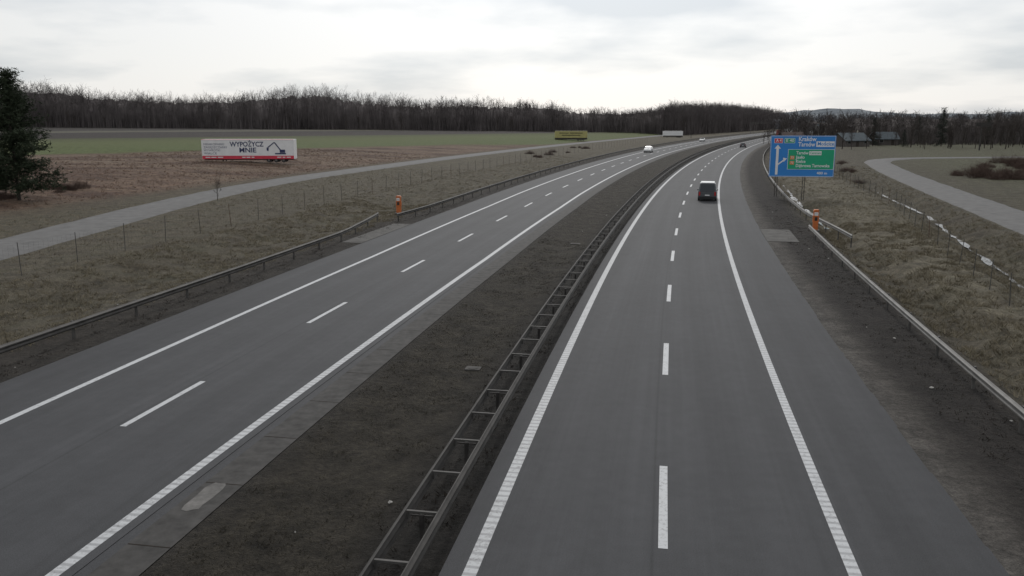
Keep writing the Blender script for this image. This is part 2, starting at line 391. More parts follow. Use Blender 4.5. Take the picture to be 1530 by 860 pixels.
# ------------------------------------------------------------ guard rails
Wp=[(0,.44),(.03,.47),(.075,.50),(.075,.54),(.03,.575),(0,.595),(.03,.615),(.075,.65),(.075,.69),(.03,.72),(0,.75),(-.02,.75),(.005,.715),(.05,.685),(.05,.655),(.005,.62),(-.02,.60),(-.02,.59),(.005,.57),(.05,.535),(.05,.505),(.005,.475),(-.02,.44)]
def sweep(fo,t0,t1,prof,side,step,base):
    ts=np.linspace(t0,t1,max(2,int((t1-t0)/step)+1));V=[];F=[];n=len(prof)
    for t in ts:
        jz=.02*float(vn(t*.25,7.7))
        for a,z in prof:
            x,y=P(t,float(fo(t))+a*side);V.append((float(x)-base[0],float(y)-base[1],z+.03+jz-base[2]))
    for i in range(len(ts)-1):
        for j in range(n):
            k=(j+1)%n;F.append((i*n+j,i*n+k,(i+1)*n+k,(i+1)*n+j))
    F.append(tuple(range(n)));F.append(tuple((len(ts)-1)*n+j for j in range(n)))
    return mk_mesh('rail',V,F)
mb=MB();mb.box((0,0,.28),(.07,.12,1.0));mb.box((.045,0,.60),(.05,.09,.22));post_me=mb.mesh('post');post_me.materials.append(M['steel'])
def guardrail(label,fo,t0,t1,side,mat,group='roadside guard rails'):
    bx,by=P(t0,float(fo(t0)));b=(float(bx),float(by),0)
    r=root('guard_rail',label,'guard rail',b,group=group)
    obj('rail',sweep(fo,t0,t1,Wp,side,2.,b),mat,r)
    k=0;rest=MB();t=t0+.6
    while t<t1:
        x,y=P(t,float(fo(t))-.10*side);h=heading(t)
        if k<100: obj('post',post_me,None,r,(float(x)-b[0],float(y)-b[1],0),(0,0,h+(0 if side>0 else math.pi)))
        else: rest.box((float(x)-b[0],float(y)-b[1],.3),(.06,.1,.9),h)
        k+=1;t+=3.93
    if rest.v: obj('post',rest.mesh('far_posts'),M['steelold'],r,kind='stuff')
guardrail('galvanised steel guard rail on the grass side of the verge',lambda t:9.85+np.interp(t,[0,66],[0,.35]),4,66.5,-1,M['steellt'])
guardrail('galvanised guard rail swinging out behind the emergency telephone',lambda t:float(np.interp(t,[60,66,76,90,130],[12.5,12.1,11.2,10.9,10.9])),61,640,-1,M['steellt'])
guardrail('dull steel guard rail beside the grassy slope',lambda t:float(np.interp(t,[40,56,63,68],[-23.75,-24.1,-25.1,-26.0])),4,67.5,1,M['steel'])
guardrail('long steel guard rail starting beside the emergency telephone',lambda t:float(np.interp(t,[67,74],[-24.0,-23.6])),67,700,1,M['steel'])
bx,by=P(6,-5.0);b=(float(bx),float(by),0)
r=root('median_barrier','double sided steel crash barrier with ladder crossbars in the median','crash barrier',b)
obj('rail',sweep(lambda t:-5.36,6,760,Wp,-1,2.,b),M['steelold'],r);obj('rail',sweep(lambda t:-4.64,6,760,Wp,1,2.,b),M['steelold'],r)
mb=MB();mb.box((0,0,.71),(.66,.06,.05));mb.box((-.31,0,.62),(.04,.08,.16));mb.box((.31,0,.62),(.04,.08,.16));cb=mb.mesh('crossbar');cb.materials.append(M['steel'])
mb=MB();mb.box((0,0,.26),(.08,.13,.86));mb.box((0,0,.66),(.5,.03,.03));mp=mb.mesh('post');mp.materials.append(M['steeldark'])
t=7.2;k=0;r1=MB();r2=MB()
while t<620:
    x,y=P(t,-5.0);L=(float(x)-b[0],float(y)-b[1],.03);h=heading(t)
    if k<100: obj('crossbar',cb,None,r,L,(0,0,h))
    else: r1.box((L[0],L[1],.74),(.66,.07,.05),h)
    if k%2==0:
        if k<200: obj('post',mp,None,r,(L[0],L[1],0),(0,0,h))
        else: r2.box((L[0],L[1],.3),(.06,.11,.8),h)
    k+=1;t+=1.97
obj('crossbar',r1.mesh('far_crossbars'),M['steel'],r,kind='stuff');obj('post',r2.mesh('far_posts'),M['steeldark'],r,kind='stuff')

# ------------------------------------------------------------ fences
def fence(label,fo,t0,t1,sp,h=1.9,tint='steel',alt='rust'):
    bx,by=P(t0,float(fo(t0)));b=(float(bx),float(by),0);r=root('wire_fence',label,'fence',b,group='roadside wire fences')
    mb=MB();mb.cyl((0,0,-.3),(0,0,h),.026,.022,6);mb.cyl((0,0,h),(0,0,h+.03),.03,.02,6);me1=mb.mesh('post');me1.materials.append(M[tint]);me2=me1.copy();me2.materials.clear();me2.materials.append(M[alt])
    pts=[];t=t0
    while t<=t1:
        o=float(fo(t));x,y=P(t,o);z=float(base_h(t,o));pts.append((float(x)-b[0],float(y)-b[1],z));t+=sp
    for k,p in enumerate(pts[:100]):
        obj('fence_post',me2 if k%7==2 else me1,None,r,p,(random.uniform(-.06,.06),random.uniform(-.06,.06),0))
    p=np.array(pts);S0=[];S1=[]
    for z in np.linspace(.1,h-.05,9):
        S0.append(p[:-1]+[0,0,z]);S1.append(p[1:]+[0,0,z])
    for i in range(min(len(p)-1,40)):
        for s in np.linspace(0,1,int(sp/.35),endpoint=False):
            q=p[i]*(1-s)+p[i+1]*s;S0.append(q[None]+[0,0,.05]);S1.append(q[None]+[0,0,h-.05])
    S0=np.concatenate(S0);S1=np.concatenate(S1);V,Q=tubes(S0,S1,np.full(len(S0),.0028),np.full(len(S0),.0028),3)
    obj('wire_mesh',mk_mesh('wire_mesh',V,quads=Q),M['wire'],r)
fence('grey wire mesh fence on thin posts along the grassy slope',lambda t:-36.8,22,330,4.4)
fence('wire mesh fence on thin posts beside the ditch',lambda t:float(offB(t))-3.2,30,230,4.0,1.6)

# ------------------------------------------------------------ text
def text_mesh(s,size,off=0.0,align='LEFT'):
    cu=bpy.data.curves.new('lettering','FONT');cu.body=s;cu.size=size;cu.offset=off;cu.align_x=align;cu.align_y='CENTER';cu.resolution_u=3
    ob=bpy.data.objects.new('lettering',cu);COL.objects.link(ob);dg=bpy.context.evaluated_depsgraph_get();dg.update()
    me=bpy.data.meshes.new_from_object(ob.evaluated_get(dg));bpy.data.objects.remove(ob);me.name='lettering';me.materials.clear();return me
def text_on(parent,s,x,z,size,mat,y=-.01,width=None,off=None,align='LEFT'):
    me=text_mesh(s,size,off if off is not None else size*.018,align)
    ob=obj('lettering',me,mat,parent,(x,y,z),(math.pi/2,0,0))
    if width:
        w=max(v.co.x for v in me.vertices)-min(v.co.x for v in me.vertices)
        if w>0: ob.scale=(width/w,1,1)
    return ob
def plate(name,parent,x0,x1,z0,z1,y,mat,th=.004,lab=None):
    mb=MB();mb.box(((x0+x1)/2,y,(z0+z1)/2),(x1-x0,th,z1-z0));o=obj(name,mb.mesh(name),mat,parent)
    if lab:o['label']=lab
    return o
KX=.0755
px=lambda x:(x-1200)*KX
pz=lambda y:(296-y)*.0785
t_s=99.5;sx,sy=P(t_s,12.9)
sg=root('road_sign','large blue motorway direction sign with green panel on steel posts','road sign',(float(sx),float(sy),-.05),(0,0,heading(t_s)*.6))
panel=plate('sign_panel',sg,px(1152),px(1248),pz(265),pz(205),0,M['blue'],.06)
for x0,x1,z0,z1 in((px(1152.6),px(1247.4),pz(205.9),pz(205.4)),(px(1152.6),px(1247.4),pz(264.6),pz(264.1))):
    plate('border',panel,x0,x1,z0,z1,-.034,M['white'])
for x0 in(1152.6,1247.0): plate('border',panel,px(x0),px(x0+.4),pz(264.1),pz(205.9),-.034,M['white'])
Y1=-.036;Y2=-.044;Y3=-.052
plate('route_tag',panel,px(1157.5),px(1170),pz(216),pz(208.8),Y1,M['white']);plate('route_tag',panel,px(1158),px(1169.5),pz(215.5),pz(209.3),Y2,M['red'],lab='red motorway number tag')
text_on(panel,'A 4',px(1160),pz(212.3),.46,M['white'],Y3,width=.6)
plate('route_tag',panel,px(1172.5),px(1188),pz(216),pz(208.8),Y1,M['white']);plate('route_tag',panel,px(1173),px(1187.5),pz(215.5),pz(209.3),Y2,M['green'],lab='green european route number tag')
text_on(panel,'E 40',px(1174.5),pz(212.3),.46,M['white'],Y3,width=.87)
text_on(panel,'Kraków',px(1193),pz(210.2),.70,M['white'],Y1,width=1.95)
text_on(panel,'Tarnów',px(1193),pz(217.9),.70,M['white'],Y1,width=1.88)
plate('destination_tag',panel,px(1219.5),px(1246),pz(221.2),pz(213.2),Y1,M['white']);text_on(panel,'Mościce',px(1221),pz(217),.56,M['blue'],Y2,width=1.8)
mb=MB();xx=px(1163);w=.14
mb.box((xx,Y1,(pz(262)+pz(224))/2),(2*w,.004,pz(224)-pz(262)))
mb.prism([(xx-.36,pz(224.01)),(xx+.36,pz(224.01)),(xx,pz(218.4))],'y',Y1-.002,Y1+.002)
mb.prism([(xx+w+.005,pz(248)),(px(1174),pz(241.2)),(px(1174),pz(239)),(xx+w+.005,pz(245.8))],'y',Y1-.002,Y1+.002)
mb.prism([(px(1172.8),pz(243.5)),(px(1177.8),pz(238.2)),(px(1171.8),pz(237.2))],'y',Y1-.008,Y1-.004)
obj('direction_arrow',mb.mesh('direction_arrow'),M['white'],panel)
plate('destination_panel',panel,px(1178.7),px(1247),pz(254.2),pz(224.8),Y1,M['white']);plate('destination_panel',panel,px(1179.3),px(1246.6),pz(253.7),pz(225.3),Y2,M['green'],lab='green destination panel')
text_on(panel,'Tarnów',px(1191),pz(230.2),.50,M['white'],Y3,width=1.35)
plate('destination_tag',panel,px(1210),px(1228),pz(233.2),pz(227.4),Y3,M['white']);text_on(panel,'Centrum',px(1211),pz(230.3),.38,M['green'],-.06,width=1.2)
text_on(panel,'Jasło',px(1191),pz(236.5),.50,M['white'],Y3,width=1.0);text_on(panel,'Kielce',px(1191),pz(242.6),.50,M['white'],Y3,width=1.05);text_on(panel,'Dąbrowa Tarnowska',px(1191),pz(248.8),.50,M['white'],Y3,width=3.75)
for y,s in((234,'73'),(241.6,'73')):
    plate('route_tag',panel,px(1182),px(1188.5),pz(y+5.6),pz(y+.4),Y3,M['tag'],lab='orange national road number tag');text_on(panel,s,px(1183),pz(y+3),.34,M['white'],-.06)
text_on(panel,'480 m',px(1223),pz(259.6),.40,M['white'],Y1,width=1.15)
for x in(px(1164),px(1205)):
    mb=MB()
    for s in(-.12,.12): mb.cyl((x+s,.12,-.8),(x+s,.12,pz(206)),.035,.035,8)
    for k in range(8):
        z=.2+k*.75
        if z+.7<pz(206): mb.cyl((x-.12,.12,z),(x+.12,.12,z+.7),.015,.015,5)
    obj('post',mb.mesh('post'),M['steeldark'],sg)
mb=MB()
for z in(pz(255),pz(235),pz(215)): mb.box((0,.055,z),(7.0,.04,.10))
obj('bracket',mb.mesh('bracket'),M['steelold'],sg)

def phone(t,o,lab,face,sc=1.0):
    x,y=P(t,o);r=root('emergency_telephone',lab,'emergency telephone',(float(x),float(y),g1(float(x),float(y))),(0,0,heading(t)),group='roadside emergency telephones');r.scale=(sc,sc,1)
    mb=MB();mb.box((0,0,.04),(.75,.75,.16));obj('base',mb.mesh('base'),M['patch'],r)
    mb=MB();mb.box((0,0,.87),(.46,.36,1.5));mb.prism([(-.26,1.621),(.26,1.621),(.2,1.76),(-.2,1.76)],'y',-.21,.21);obj('body',mb.mesh('body',.02),M['orange'],r)
    mb=MB();mb.box((0,-.192,1.42),(.34,.012,.26));obj('sign_plate',mb.mesh('sign_plate'),M['white'],r)
    mb=MB();mb.box((0,-.20,1.02),(.24,.03,.3));mb.cyl((0,-.215,1.0),(0,-.24,1.0),.05,.05,10);obj('speaker_panel',mb.mesh('speaker_panel'),M['steeldark'],r)
    mb=MB();mb.box((.255,0,1.0),(.05,.2,.5));mb.box((-.255,0,1.0),(.05,.2,.5));obj('side_hood',mb.mesh('side_hood'),M['orange'],r)
    text_on(r,'SOS',-.12,1.42,.13,M['navy'],-.202)
phone(68.7,10.95,'orange emergency telephone pillar beside the guard rail end',1,.85)
phone(74.0,-26.4,'orange emergency telephone pillar on the grassy verge',1,.9)

# ------------------------------------------------------------ vehicles
def wheel(parent,x,y,r,w):
    mb=MB();mb.cyl((-w/2,0,0),(w/2,0,0),r,r,16);wh=obj('wheel',mb.mesh('wheel',.0),M['black'],parent,(x,y,r))
    mb=MB();s=1 if x>0 else -1;mb.cyl((s*(w/2-.02),0,0),(s*(w/2+.012),0,0),r*.62,r*.55,10);obj('rim',mb.mesh('rim'),M['steellt'],wh)
def car(label,cat,t,o,away,prof,W,paint,roofp=None,group='cars on the motorway'):
    x,y=P(t,o);r=root('car',label,cat,(float(x),float(y),.005),(0,0,heading(t)+(0 if away else math.pi)),group=group)
    ys=[p[0] for p in prof];zs=[p[1] for p in prof];belt=min(.98,max(zs)*.6);top=max(zs);hw=W/2
    def ring(yy,zt):
        f=min(1,max(0,(zt-belt)/(top-belt+1e-6)));wt=hw*(1-.17*f);e=.93 if (yy in(ys[0],ys[-1])) else 1.0
        b=min(belt,zt-.06)
        return [(-hw*.9*e,.24),(-hw*e,.42),(-hw*e,b),(-wt*e*.99,zt-.05),(-wt*.86*e,zt),(wt*.86*e,zt),(wt*e*.99,zt-.05),(hw*e,b),(hw*e,.42),(hw*.9*e,.24)]
    V=[];F=[];n=10
    for yy,zt in prof:
        for a,c in ring(yy,zt): V.append((a,yy,c))
    for i in range(len(prof)-1):
        for j in range(n):
            k=(j+1)%n;F.append((i*n+j,i*n+k,(i+1)*n+k,(i+1)*n+j))
    F.append(tuple(range(n)));F.append(tuple((len(prof)-1)*n+j for j in range(n))[::-1])
    mbb=MB();mbb.v=V;mbb.f=F;obj('body',mbb.mesh('body',.0),paint,r)
    tops=[i for i,z in enumerate(zs) if z>top-.12]
    f0=tops[0];r0=tops[-1]
    def wt_at(z): return hw*(1-.17*min(1,max(0,(z-belt)/(top-belt))))
    ya,za=prof[f0-1];yb,zb=prof[f0];
    def lerp(a,b,s): return a+(b-a)*s
    q=[]
    for s,sg_ in((.12,-1),(.12,1),(.9,1),(.9,-1)):
        zz=lerp(za,zb,s);q.append((sg_*wt_at(zz)*.84,lerp(ya,yb,s)+.012,zz+.012))
    mb=MB();mb.poly(q);obj('windscreen',mb.mesh('windscreen'),M['glass'],r)
    ya,za=prof[r0+1] if r0+1<len(prof) else (ys[-1],belt);yb,zb=prof[r0]
    z0=belt+.05;z1=zb-.12;q=[]
    for zz,sg_ in((z0,1),(z0,-1),(z1,-1),(z1,1)):
        s=(zz-za)/(zb-za) if zb!=za else 0;s=min(max(s,0),1);q.append((sg_*wt_at(zz)*.84,lerp(ya,yb,s)-.02,zz))
    mb=MB();mb.poly(q);obj('rear_window',mb.mesh('rear_window'),M['glass'],r)
    for sg_ in(-1,1):
        q=[];yf=prof[f0][0];yr=prof[r0][0]
        for yy,zz in((yf+.25,belt+.04),(yr+.05,belt+.04),(yr+.1,zb-.14),(yf-.05,zb-.14)):
            f=(zz-belt)/(zb-.05-belt);q.append((sg_*(lerp(hw,wt_at(top)*.99,f)+.012),yy,zz))
        mb=MB();mb.poly(q);obj('side_window',mb.mesh('side_window'),M['glass'],r)
        mb=MB();mb.box((sg_*(hw+.09),yf+.25,belt+.08),(.17,.09,.13));obj('mirror',mb.mesh('mirror',.02),paint,r)
        mb=MB();mb.box((sg_*hw*.80,ys[0]+.005,.62),(.3,.05,.15));obj('headlight',mb.mesh('headlight',.01),M['head'],r)
        tall=.42 if top>1.7 else .16
        mb=MB();mb.box((sg_*hw*.84,ys[-1]-.01,.82),(.17,.05,tall));obj('tail_light',mb.mesh('tail_light',.01),M['tail'],r)
        for yy in(ys[0]-.85,ys[-1]+.75): wheel(r,sg_*(hw-.09),yy,.32,.21)
    mb=MB();mb.box((0,ys[-1]-.03,.40),(W*.93,.12,.22));obj('rear_bumper',mb.mesh('rear_bumper',.03),M['black'],r)
    mb=MB();mb.box((0,ys[0]+.03,.38),(W*.9,.12,.2));obj('front_bumper',mb.mesh('front_bumper',.03),M['black'],r)
    mb=MB();mb.box((0,ys[-1]-.035,.66),(.5,.012,.11));obj('number_plate',mb.mesh('number_plate'),M['white'],r)
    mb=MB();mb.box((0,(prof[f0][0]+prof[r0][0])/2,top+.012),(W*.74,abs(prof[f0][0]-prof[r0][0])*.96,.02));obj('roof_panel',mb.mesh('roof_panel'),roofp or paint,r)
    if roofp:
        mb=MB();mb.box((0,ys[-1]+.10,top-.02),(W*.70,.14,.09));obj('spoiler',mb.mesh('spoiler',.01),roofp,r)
    return r
vanp=[(2.15,.62),(2.05,.9),(1.35,1.06),(.62,1.84),(.2,2.0),(-1.2,2.03),(-2.05,1.98),(-2.2,1.05),(-2.22,.5)]
suvp=[(2.2,.65),(2.1,.95),(1.15,1.08),(.45,1.56),(0,1.68),(-1.2,1.68),(-1.8,1.6),(-2.2,1.05),(-2.25,.55)]
hatp=[(2.0,.55),(1.9,.78),(1.1,.93),(.35,1.38),(0,1.46),(-1.0,1.46),(-1.4,1.38),(-1.95,.95),(-2.0,.5)]
car('dark grey people carrier driving away, sky reflection painted pale on its roof','van',94.4,2.45,True,vanp,2.0,M['cgrey'],M['croofsky'])
car('white off-road car driving towards the bridge','car',229,-17.7,False,suvp,2.0,M['cwhite'])
car('small white car far along the motorway','car',352,-17.6,False,hatp,1.9,M['cwhite'])
car('dark hatchback driving away in the slow lane','car',281,1.8,True,hatp,1.85,M['cdark'])
def truck(label,t,o,cab,box,away=True):
    x,y=P(t,o);r=root('articulated_lorry',label,'lorry',(float(x),float(y),0),(0,0,heading(t)+(0 if away else math.pi)),group='lorries in the distance')
    mb=MB();mb.prism([(6.0,.6),(8.2,.6),(8.25,1.9),(7.9,3.1),(7.2,3.6),(6.0,3.7)],'x',-1.22,1.22);obj('cab',mb.mesh('cab',.05),cab,r)
    mb=MB();mb.poly([(-1.05,8.27,1.9),(1.05,8.27,1.9),(1.0,7.96,2.95),(-1.0,7.96,2.95)]);obj('windscreen',mb.mesh('windscreen'),M['glass'],r)
    mb=MB();mb.box((0,-1.1,2.5),(2.5,13.4,2.7));obj('trailer',mb.mesh('trailer',.03),box,r)
    mb=MB();mb.box((0,-1.1,1.02),(2.3,13.2,.2));mb.box((0,-7.75,.6),(2.4,.1,.25));mb.box((0,6.2,.8),(1.0,3.4,.3));obj('chassis',mb.mesh('chassis'),M['black'],r)
    for s in(-1,1):
        for yy in(7.2,4.0,-3.6,-4.9,-6.2): wheel(r,s*1.05,yy,.5,.3)
        mb=MB();mb.box((s*.95,-7.82,.75),(.35,.06,.14));obj('tail_light',mb.mesh('tail_light'),M['tail'],r)
truck('dark red articulated lorry in the far slow lane',455,1.9,M['cred'],M['cred'])
truck('white articulated lorry following in the far slow lane',500,1.9,M['cdark'],M['white'])
truck('dark articulated lorry far along the motorway',545,1.9,M['cdark'],M['cgrey'])

def advert(label,x,y,L,H,rot,face,skirt,cat='billboard'):
    z=g1(x,y)-.05;r=root('advert_trailer',label,cat,(x,y,z),(0,0,rot),group='parked advert trailers')
    s=H/4.2
    mb=MB();mb.box((0,0,(.62*s+H)/2),(L,2.5,H-.62*s));bo=obj('body',mb.mesh('body',.03),face,r)
    mb=MB();mb.box((0,-1.262,.93*s),(L*.995,.016,.6*s));mb.box((0,-1.27,H-.06),(L*1.0,.03,.07));obj('red_stripe' if skirt else 'trim',mb.mesh('stripe'),M['red'] if skirt else M['steeldark'],bo)
    mb=MB();mb.box((0,0,.52*s),(L*.97,1.6,.18*s));obj('chassis',mb.mesh('chassis'),M['dirt'],r)
    for xx in(L*.22,L*.30,L*.38):
        for yy in(-.9,.9):
            mb=MB();mb.cyl((0,-.16,0),(0,.16,0),.40*s,.40*s,16);w=obj('wheel',mb.mesh('wheel'),M['black'],r,(xx,yy,.40*s))
            mb=MB();mb.cyl((0,-.17,0),(0,.17,0),.22*s,.22*s,10);obj('rim',mb.mesh('rim'),M['steellt'],w)
    for xx in(-L*.28,):
        for yy in(-.9,.9):
            mb=MB();mb.box((xx,yy,.28*s),(.16,.16,.56*s));mb.box((xx,yy,.04),(.4,.4,.08));obj('landing_leg',mb.mesh('landing_leg'),M['steeldark'],r)
    return r,bo
TL,TH=17.2,4.3
r,bo=advert('white and red advert trailer parked in the brown field',-49.8,158.4,TL,TH,.03,M['white'],True)
u=lambda x:(x-375)/136*TL
w_=lambda y:(240.5-y)/34.5*TH
YF=-1.262
text_on(bo,'WYPOŻYCZ',u(349),w_(213.6),1.25,M['navy'],YF,width=u(399)-u(349),off=.03);text_on(bo,'MNIE',u(362),w_(222.4),1.25,M['navy'],YF,width=u(387)-u(362),off=.03)
for s,y,w in(('MINIKOPARKI',213.5,340),('ZAGĘSZCZARKI',218,344),('WYWROTKI',222.5,334),('WALCE',227,329)): text_on(bo,s,u(310),w_(y),.55,M['navy'],YF,width=u(w)-u(310),off=.0)
mb=MB()
bxs=lambda x0,x1,y0,y1:mb.box(((u(x0)+u(x1))/2,YF-.01,(w_(y0)+w_(y1))/2),(u(x1)-u(x0),.008,w_(y0)-w_(y1)))
bxs(415,431,228.4,226.4);bxs(422,430,226.1,221.4)
mb.prism([(u(422.6),w_(222.5)),(u(424),w_(221.6)),(u(415.3),w_(210)),(u(414),w_(211))],'y',YF-.018,YF-.015)
mb.prism([(u(413.8),w_(210.2)),(u(415.2),w_(210.8)),(u(405),w_(218.9)),(u(404),w_(217.7))],'y',YF-.026,YF-.023)
mb.prism([(u(403),w_(218)),(u(406),w_(219.2)),(u(405.5),w_(223.6)),(u(402.8),w_(222.5))],'y',YF-.034,YF-.031)
obj('excavator_picture',mb.mesh('excavator_picture'),M['navy'],bo)
mb=MB()
for a,b2 in((312,319),(320.5,328),(330,338),(366,371),(372.5,378),(380,384),(418,424),(426,430),(432,438)): mb.box(((u(a)+u(b2))/2,-1.276,.95*TH/4.2),(u(b2)-u(a),.006,.17))
obj('faded_print',mb.mesh('faded_print'),M['white'],bo)
r,bo=advert('yellow advert trailer beside the service road',25.5,362,14,4.1,-.05,M['yellow'],False)
mb=MB()
for a,b2,z in((-5,-1,3.2),(-.5,5,3.2),(-4,4,2.3)): mb.box(((a+b2)/2,-1.275,z),(b2-a,.02,.3))
obj('faded_print',mb.mesh('faded_print'),M['steeldark'],bo)
advert('white advert trailer far along the motorway',86,448,10.5,3.4,-.1,M['white'],False)

gx,gy=P(560,-5.0);g=root('overhead_gantry','thin steel overhead gantry spanning the distant motorway','gantry',(float(gx),float(gy),0),(0,0,heading(560)))
for s in(-23.5,15.5):
    mb=MB();mb.cyl((s,0,0),(s,0,7.4),.18,.14,8);mb.box((s,0,.1),(.8,.8,.3));obj('post',mb.mesh('post'),M['steellt'],g)
mb=MB();mb.box((-4,0,7.5),(39.4,.2,.1));mb.box((-4,0,6.95),(39.4,.2,.1))
for k in range(19): mb.cyl((-23.3+k*2,0,6.95),(-22.3+k*2,0,7.5),.05,.05,5)
obj('beam',mb.mesh('beam'),M['steellt'],g)
g=root('billboard','tall mast carrying a dark advertising board behind the verge','billboard',(140,250,g1(140,250)))
mb=MB();mb.cyl((0,0,0),(0,0,7.6),.22,.16,8);obj('mast',mb.mesh('mast'),M['steelold'],g)
mb=MB();mb.box((.6,0,7.6),(4.6,.25,1.1));obj('board',mb.mesh('board'),M['steeldark'],g)
for (xx,yy) in((92,430),(112,330),(205,520)):
    g=root('street_lamp','slim grey street lamp near the motorway junction','street lamp',(xx,yy,g1(xx,yy)),group='street lamps near the junction')
    mb=MB();mb.cyl((0,0,0),(0,0,8.5),.12,.07,6);mb.cyl((0,0,8.5),(1.4,0,8.9),.06,.05,6);obj('pole',mb.mesh('pole'),M['steelold'],g)
    mb=MB();mb.box((1.7,0,8.92),(.8,.3,.12));obj('lamp_head',mb.mesh('lamp_head',.03),M['steel'],g)

def house(x,y,rot,w,d,h,rh,wall,roof,lab):
    r=root('house',lab,'house',(x,y,g1(x,y)-.1),(0,0,rot),group='houses beyond the motorway')
    mb=MB();mb.prism([(-d/2,0),(d/2,0),(d/2,h),(0,h+rh),(-d/2,h)],'x',-w/2,w/2);wl=obj('wall',mb.mesh('wall'),wall,r)
    mb=MB();e=.5;k=rh/(d/2)
    for s in(-1,1): mb.prism([(0,h+rh+.03),(0,h+rh+.25),(s*(d/2+e),h-e*k+.25),(s*(d/2+e),h-e*k+.03)],'x',-w/2-.4,w/2+.4)
    ro=obj('roof',mb.mesh('roof'),roof,r)
    mb=MB();mb.box((w*.2,.6,h+rh*.9+.4),(.7,.6,1.6));obj('chimney',mb.mesh('chimney'),M['roofr'],ro)
    nwin=max(2,int(w/3))
    for i in range(nwin):
        xx=-w/2+w*(i+.5)/nwin
        if i==nwin//2:
            mb=MB();mb.box((xx,-d/2-.03,1.1),(1.1,.06,2.2));obj('door',mb.mesh('door'),M['bark'],r);continue
        mb=MB();mb.box((xx,-d/2-.02,1.7),(1.3,.04,1.3));wi=obj('window',mb.mesh('window'),M['glass'],r)
        mb=MB();
        for q in(-.7,.7): mb.box((xx+q,-d/2-.03,1.7),(.1,.06,1.5))
        for q in(-.7,.7): mb.box((xx,-d/2-.03,1.7+q),(1.29,.06,.1))
        obj('frame',mb.mesh('frame'),M['wallw'],wi)
house(118,292,.3,10,8,2.2,2.3,M['wallb'],M['roofg'],'low brown house with a grey-blue gable roof')
house(137,308,-.1,8,7,2.4,2.2,M['wallb'],M['roofg'],'small dark house with a grey-blue roof')
house(104,312,.1,8,7,2.4,2.2,M['wallb'],M['roofr'],'small brown outbuilding with a tiled roof')
for i,(x,y) in enumerate(((282,760),(300,800),(322,820),(350,790),(262,705),(268,900))):
    house(x,y,random.uniform(-.6,.6),12,9,4.5,3.5,M['wallw'],M['roofr'] if i%2 else M['roofg'],'pale house with a %s roof on the distant plain'%('brown tiled' if i%2 else 'grey-blue'))

# ------------------------------------------------------------ vegetation
def bare_tree(nb=14,ns=5,nt=3,spread=.55,low=.28,tr=.016):
    segs=[];r=random.random
    p=np.array([0.,0.,0.]);pts=[p.copy()];N=7
    for i in range(N):
        p=p+np.array([(r()-.5)*.03,(r()-.5)*.03,1./N]);pts.append(p.copy())
    for i in range(N): segs.append((pts[i],pts[i+1],tr*(1-i/N)**.8+.002,tr*(1-(i+1)/N)**.8+.0015))
    for b in range(nb):
        f=low+(.97-low)*(b+r()*.8)/nb;k=min(int(f*N),N-1);s=f*N-k;o=pts[k]*(1-s)+pts[k+1]*s
        az=r()*2*math.pi+b*2.4;L=spread*(.25+.55*math.sin(math.pi*min(1,(1.05-f)/(1-low))**.8))*(.7+.5*r());el=math.radians(38+25*r()+20*f)
        d=np.array([math.cos(az)*math.cos(el),math.sin(az)*math.cos(el),math.sin(el)]);q=o.copy();rad=tr*.42*(1-f*.5);bp=[q.copy()]
        for j in range(3):
            d=d+np.array([(r()-.5)*.25,(r()-.5)*.25,.12]);d/=np.linalg.norm(d);q2=q+d*L/3;segs.append((q,q2,rad*(1-j*.28),rad*(1-(j+1)*.28)));q=q2;bp.append(q.copy())
        for c in range(ns):
            fs=.25+.75*r();kk=min(int(fs*3),2);o2=bp[kk]+(bp[kk+1]-bp[kk])*(fs*3-kk);d2=d+rng.normal(size=3)*.55;d2[2]+=.15;d2/=np.linalg.norm(d2);l2=L*(.25+.3*r());e2=o2+d2*l2
            segs.append((o2,e2,rad*.35,rad*.2))
            for _ in range(nt):
                o3=o2+(e2-o2)*(.3+.7*r());d3=d2+rng.normal(size=3)*.5;d3/=np.linalg.norm(d3);segs.append((o3,o3+d3*l2*(.4+.4*r()),rad*.2,rad*.08))
    A=[np.array([s[i] for s in segs]) for i in range(4)]
    zm=max(A[0][:,2].max(),A[1][:,2].max());A[0]=A[0]/zm;A[1]=A[1]/zm;return A
def put_trees(temps,items,wmin,wscale=1.):
    VV=[]
    for (x,y,z,h,sxy) in items:
        p0,p1,r0,r1=random.choice(temps);a=random.random()*6.283;c,s=math.cos(a),math.sin(a)
        R=np.array([[c,-s,0],[s,c,0],[0,0,1]])*np.array([[h*sxy,],[h*sxy],[h]]);o=np.array([x,y,z])
        VV.append((p0@R.T+o,p1@R.T+o,np.maximum(r0*h*wscale,wmin),np.maximum(r1*h*wscale,wmin*.6)))
    q0=np.concatenate([v[0] for v in VV]);q1=np.concatenate([v[1] for v in VV]);w0=np.concatenate([v[2] for v in VV]);w1=np.concatenate([v[3] for v in VV])
    return ribbons(q0,q1,w0,w1)
far_t=[bare_tree(12,4,2,.72,.22,.010) for _ in range(8)]
front=np.array([(-460,400),(-283,488),(-130,520),(0,540),(60,532),(104,512),(150,600),(232,775),(330,1000)],float)
fl=np.concatenate([[0],np.cumsum(np.linalg.norm(np.diff(front,axis=0),axis=1))])
topx=np.array([-200,40,100,150,250,330,400,430,490,550,650,700,820,860,900,960,985,1000,1060,1140,1180]);topy=np.array([108,115,119,130,135,137,131,123,122,137,145,142,147,156,158,160,156,149,149,157,165])
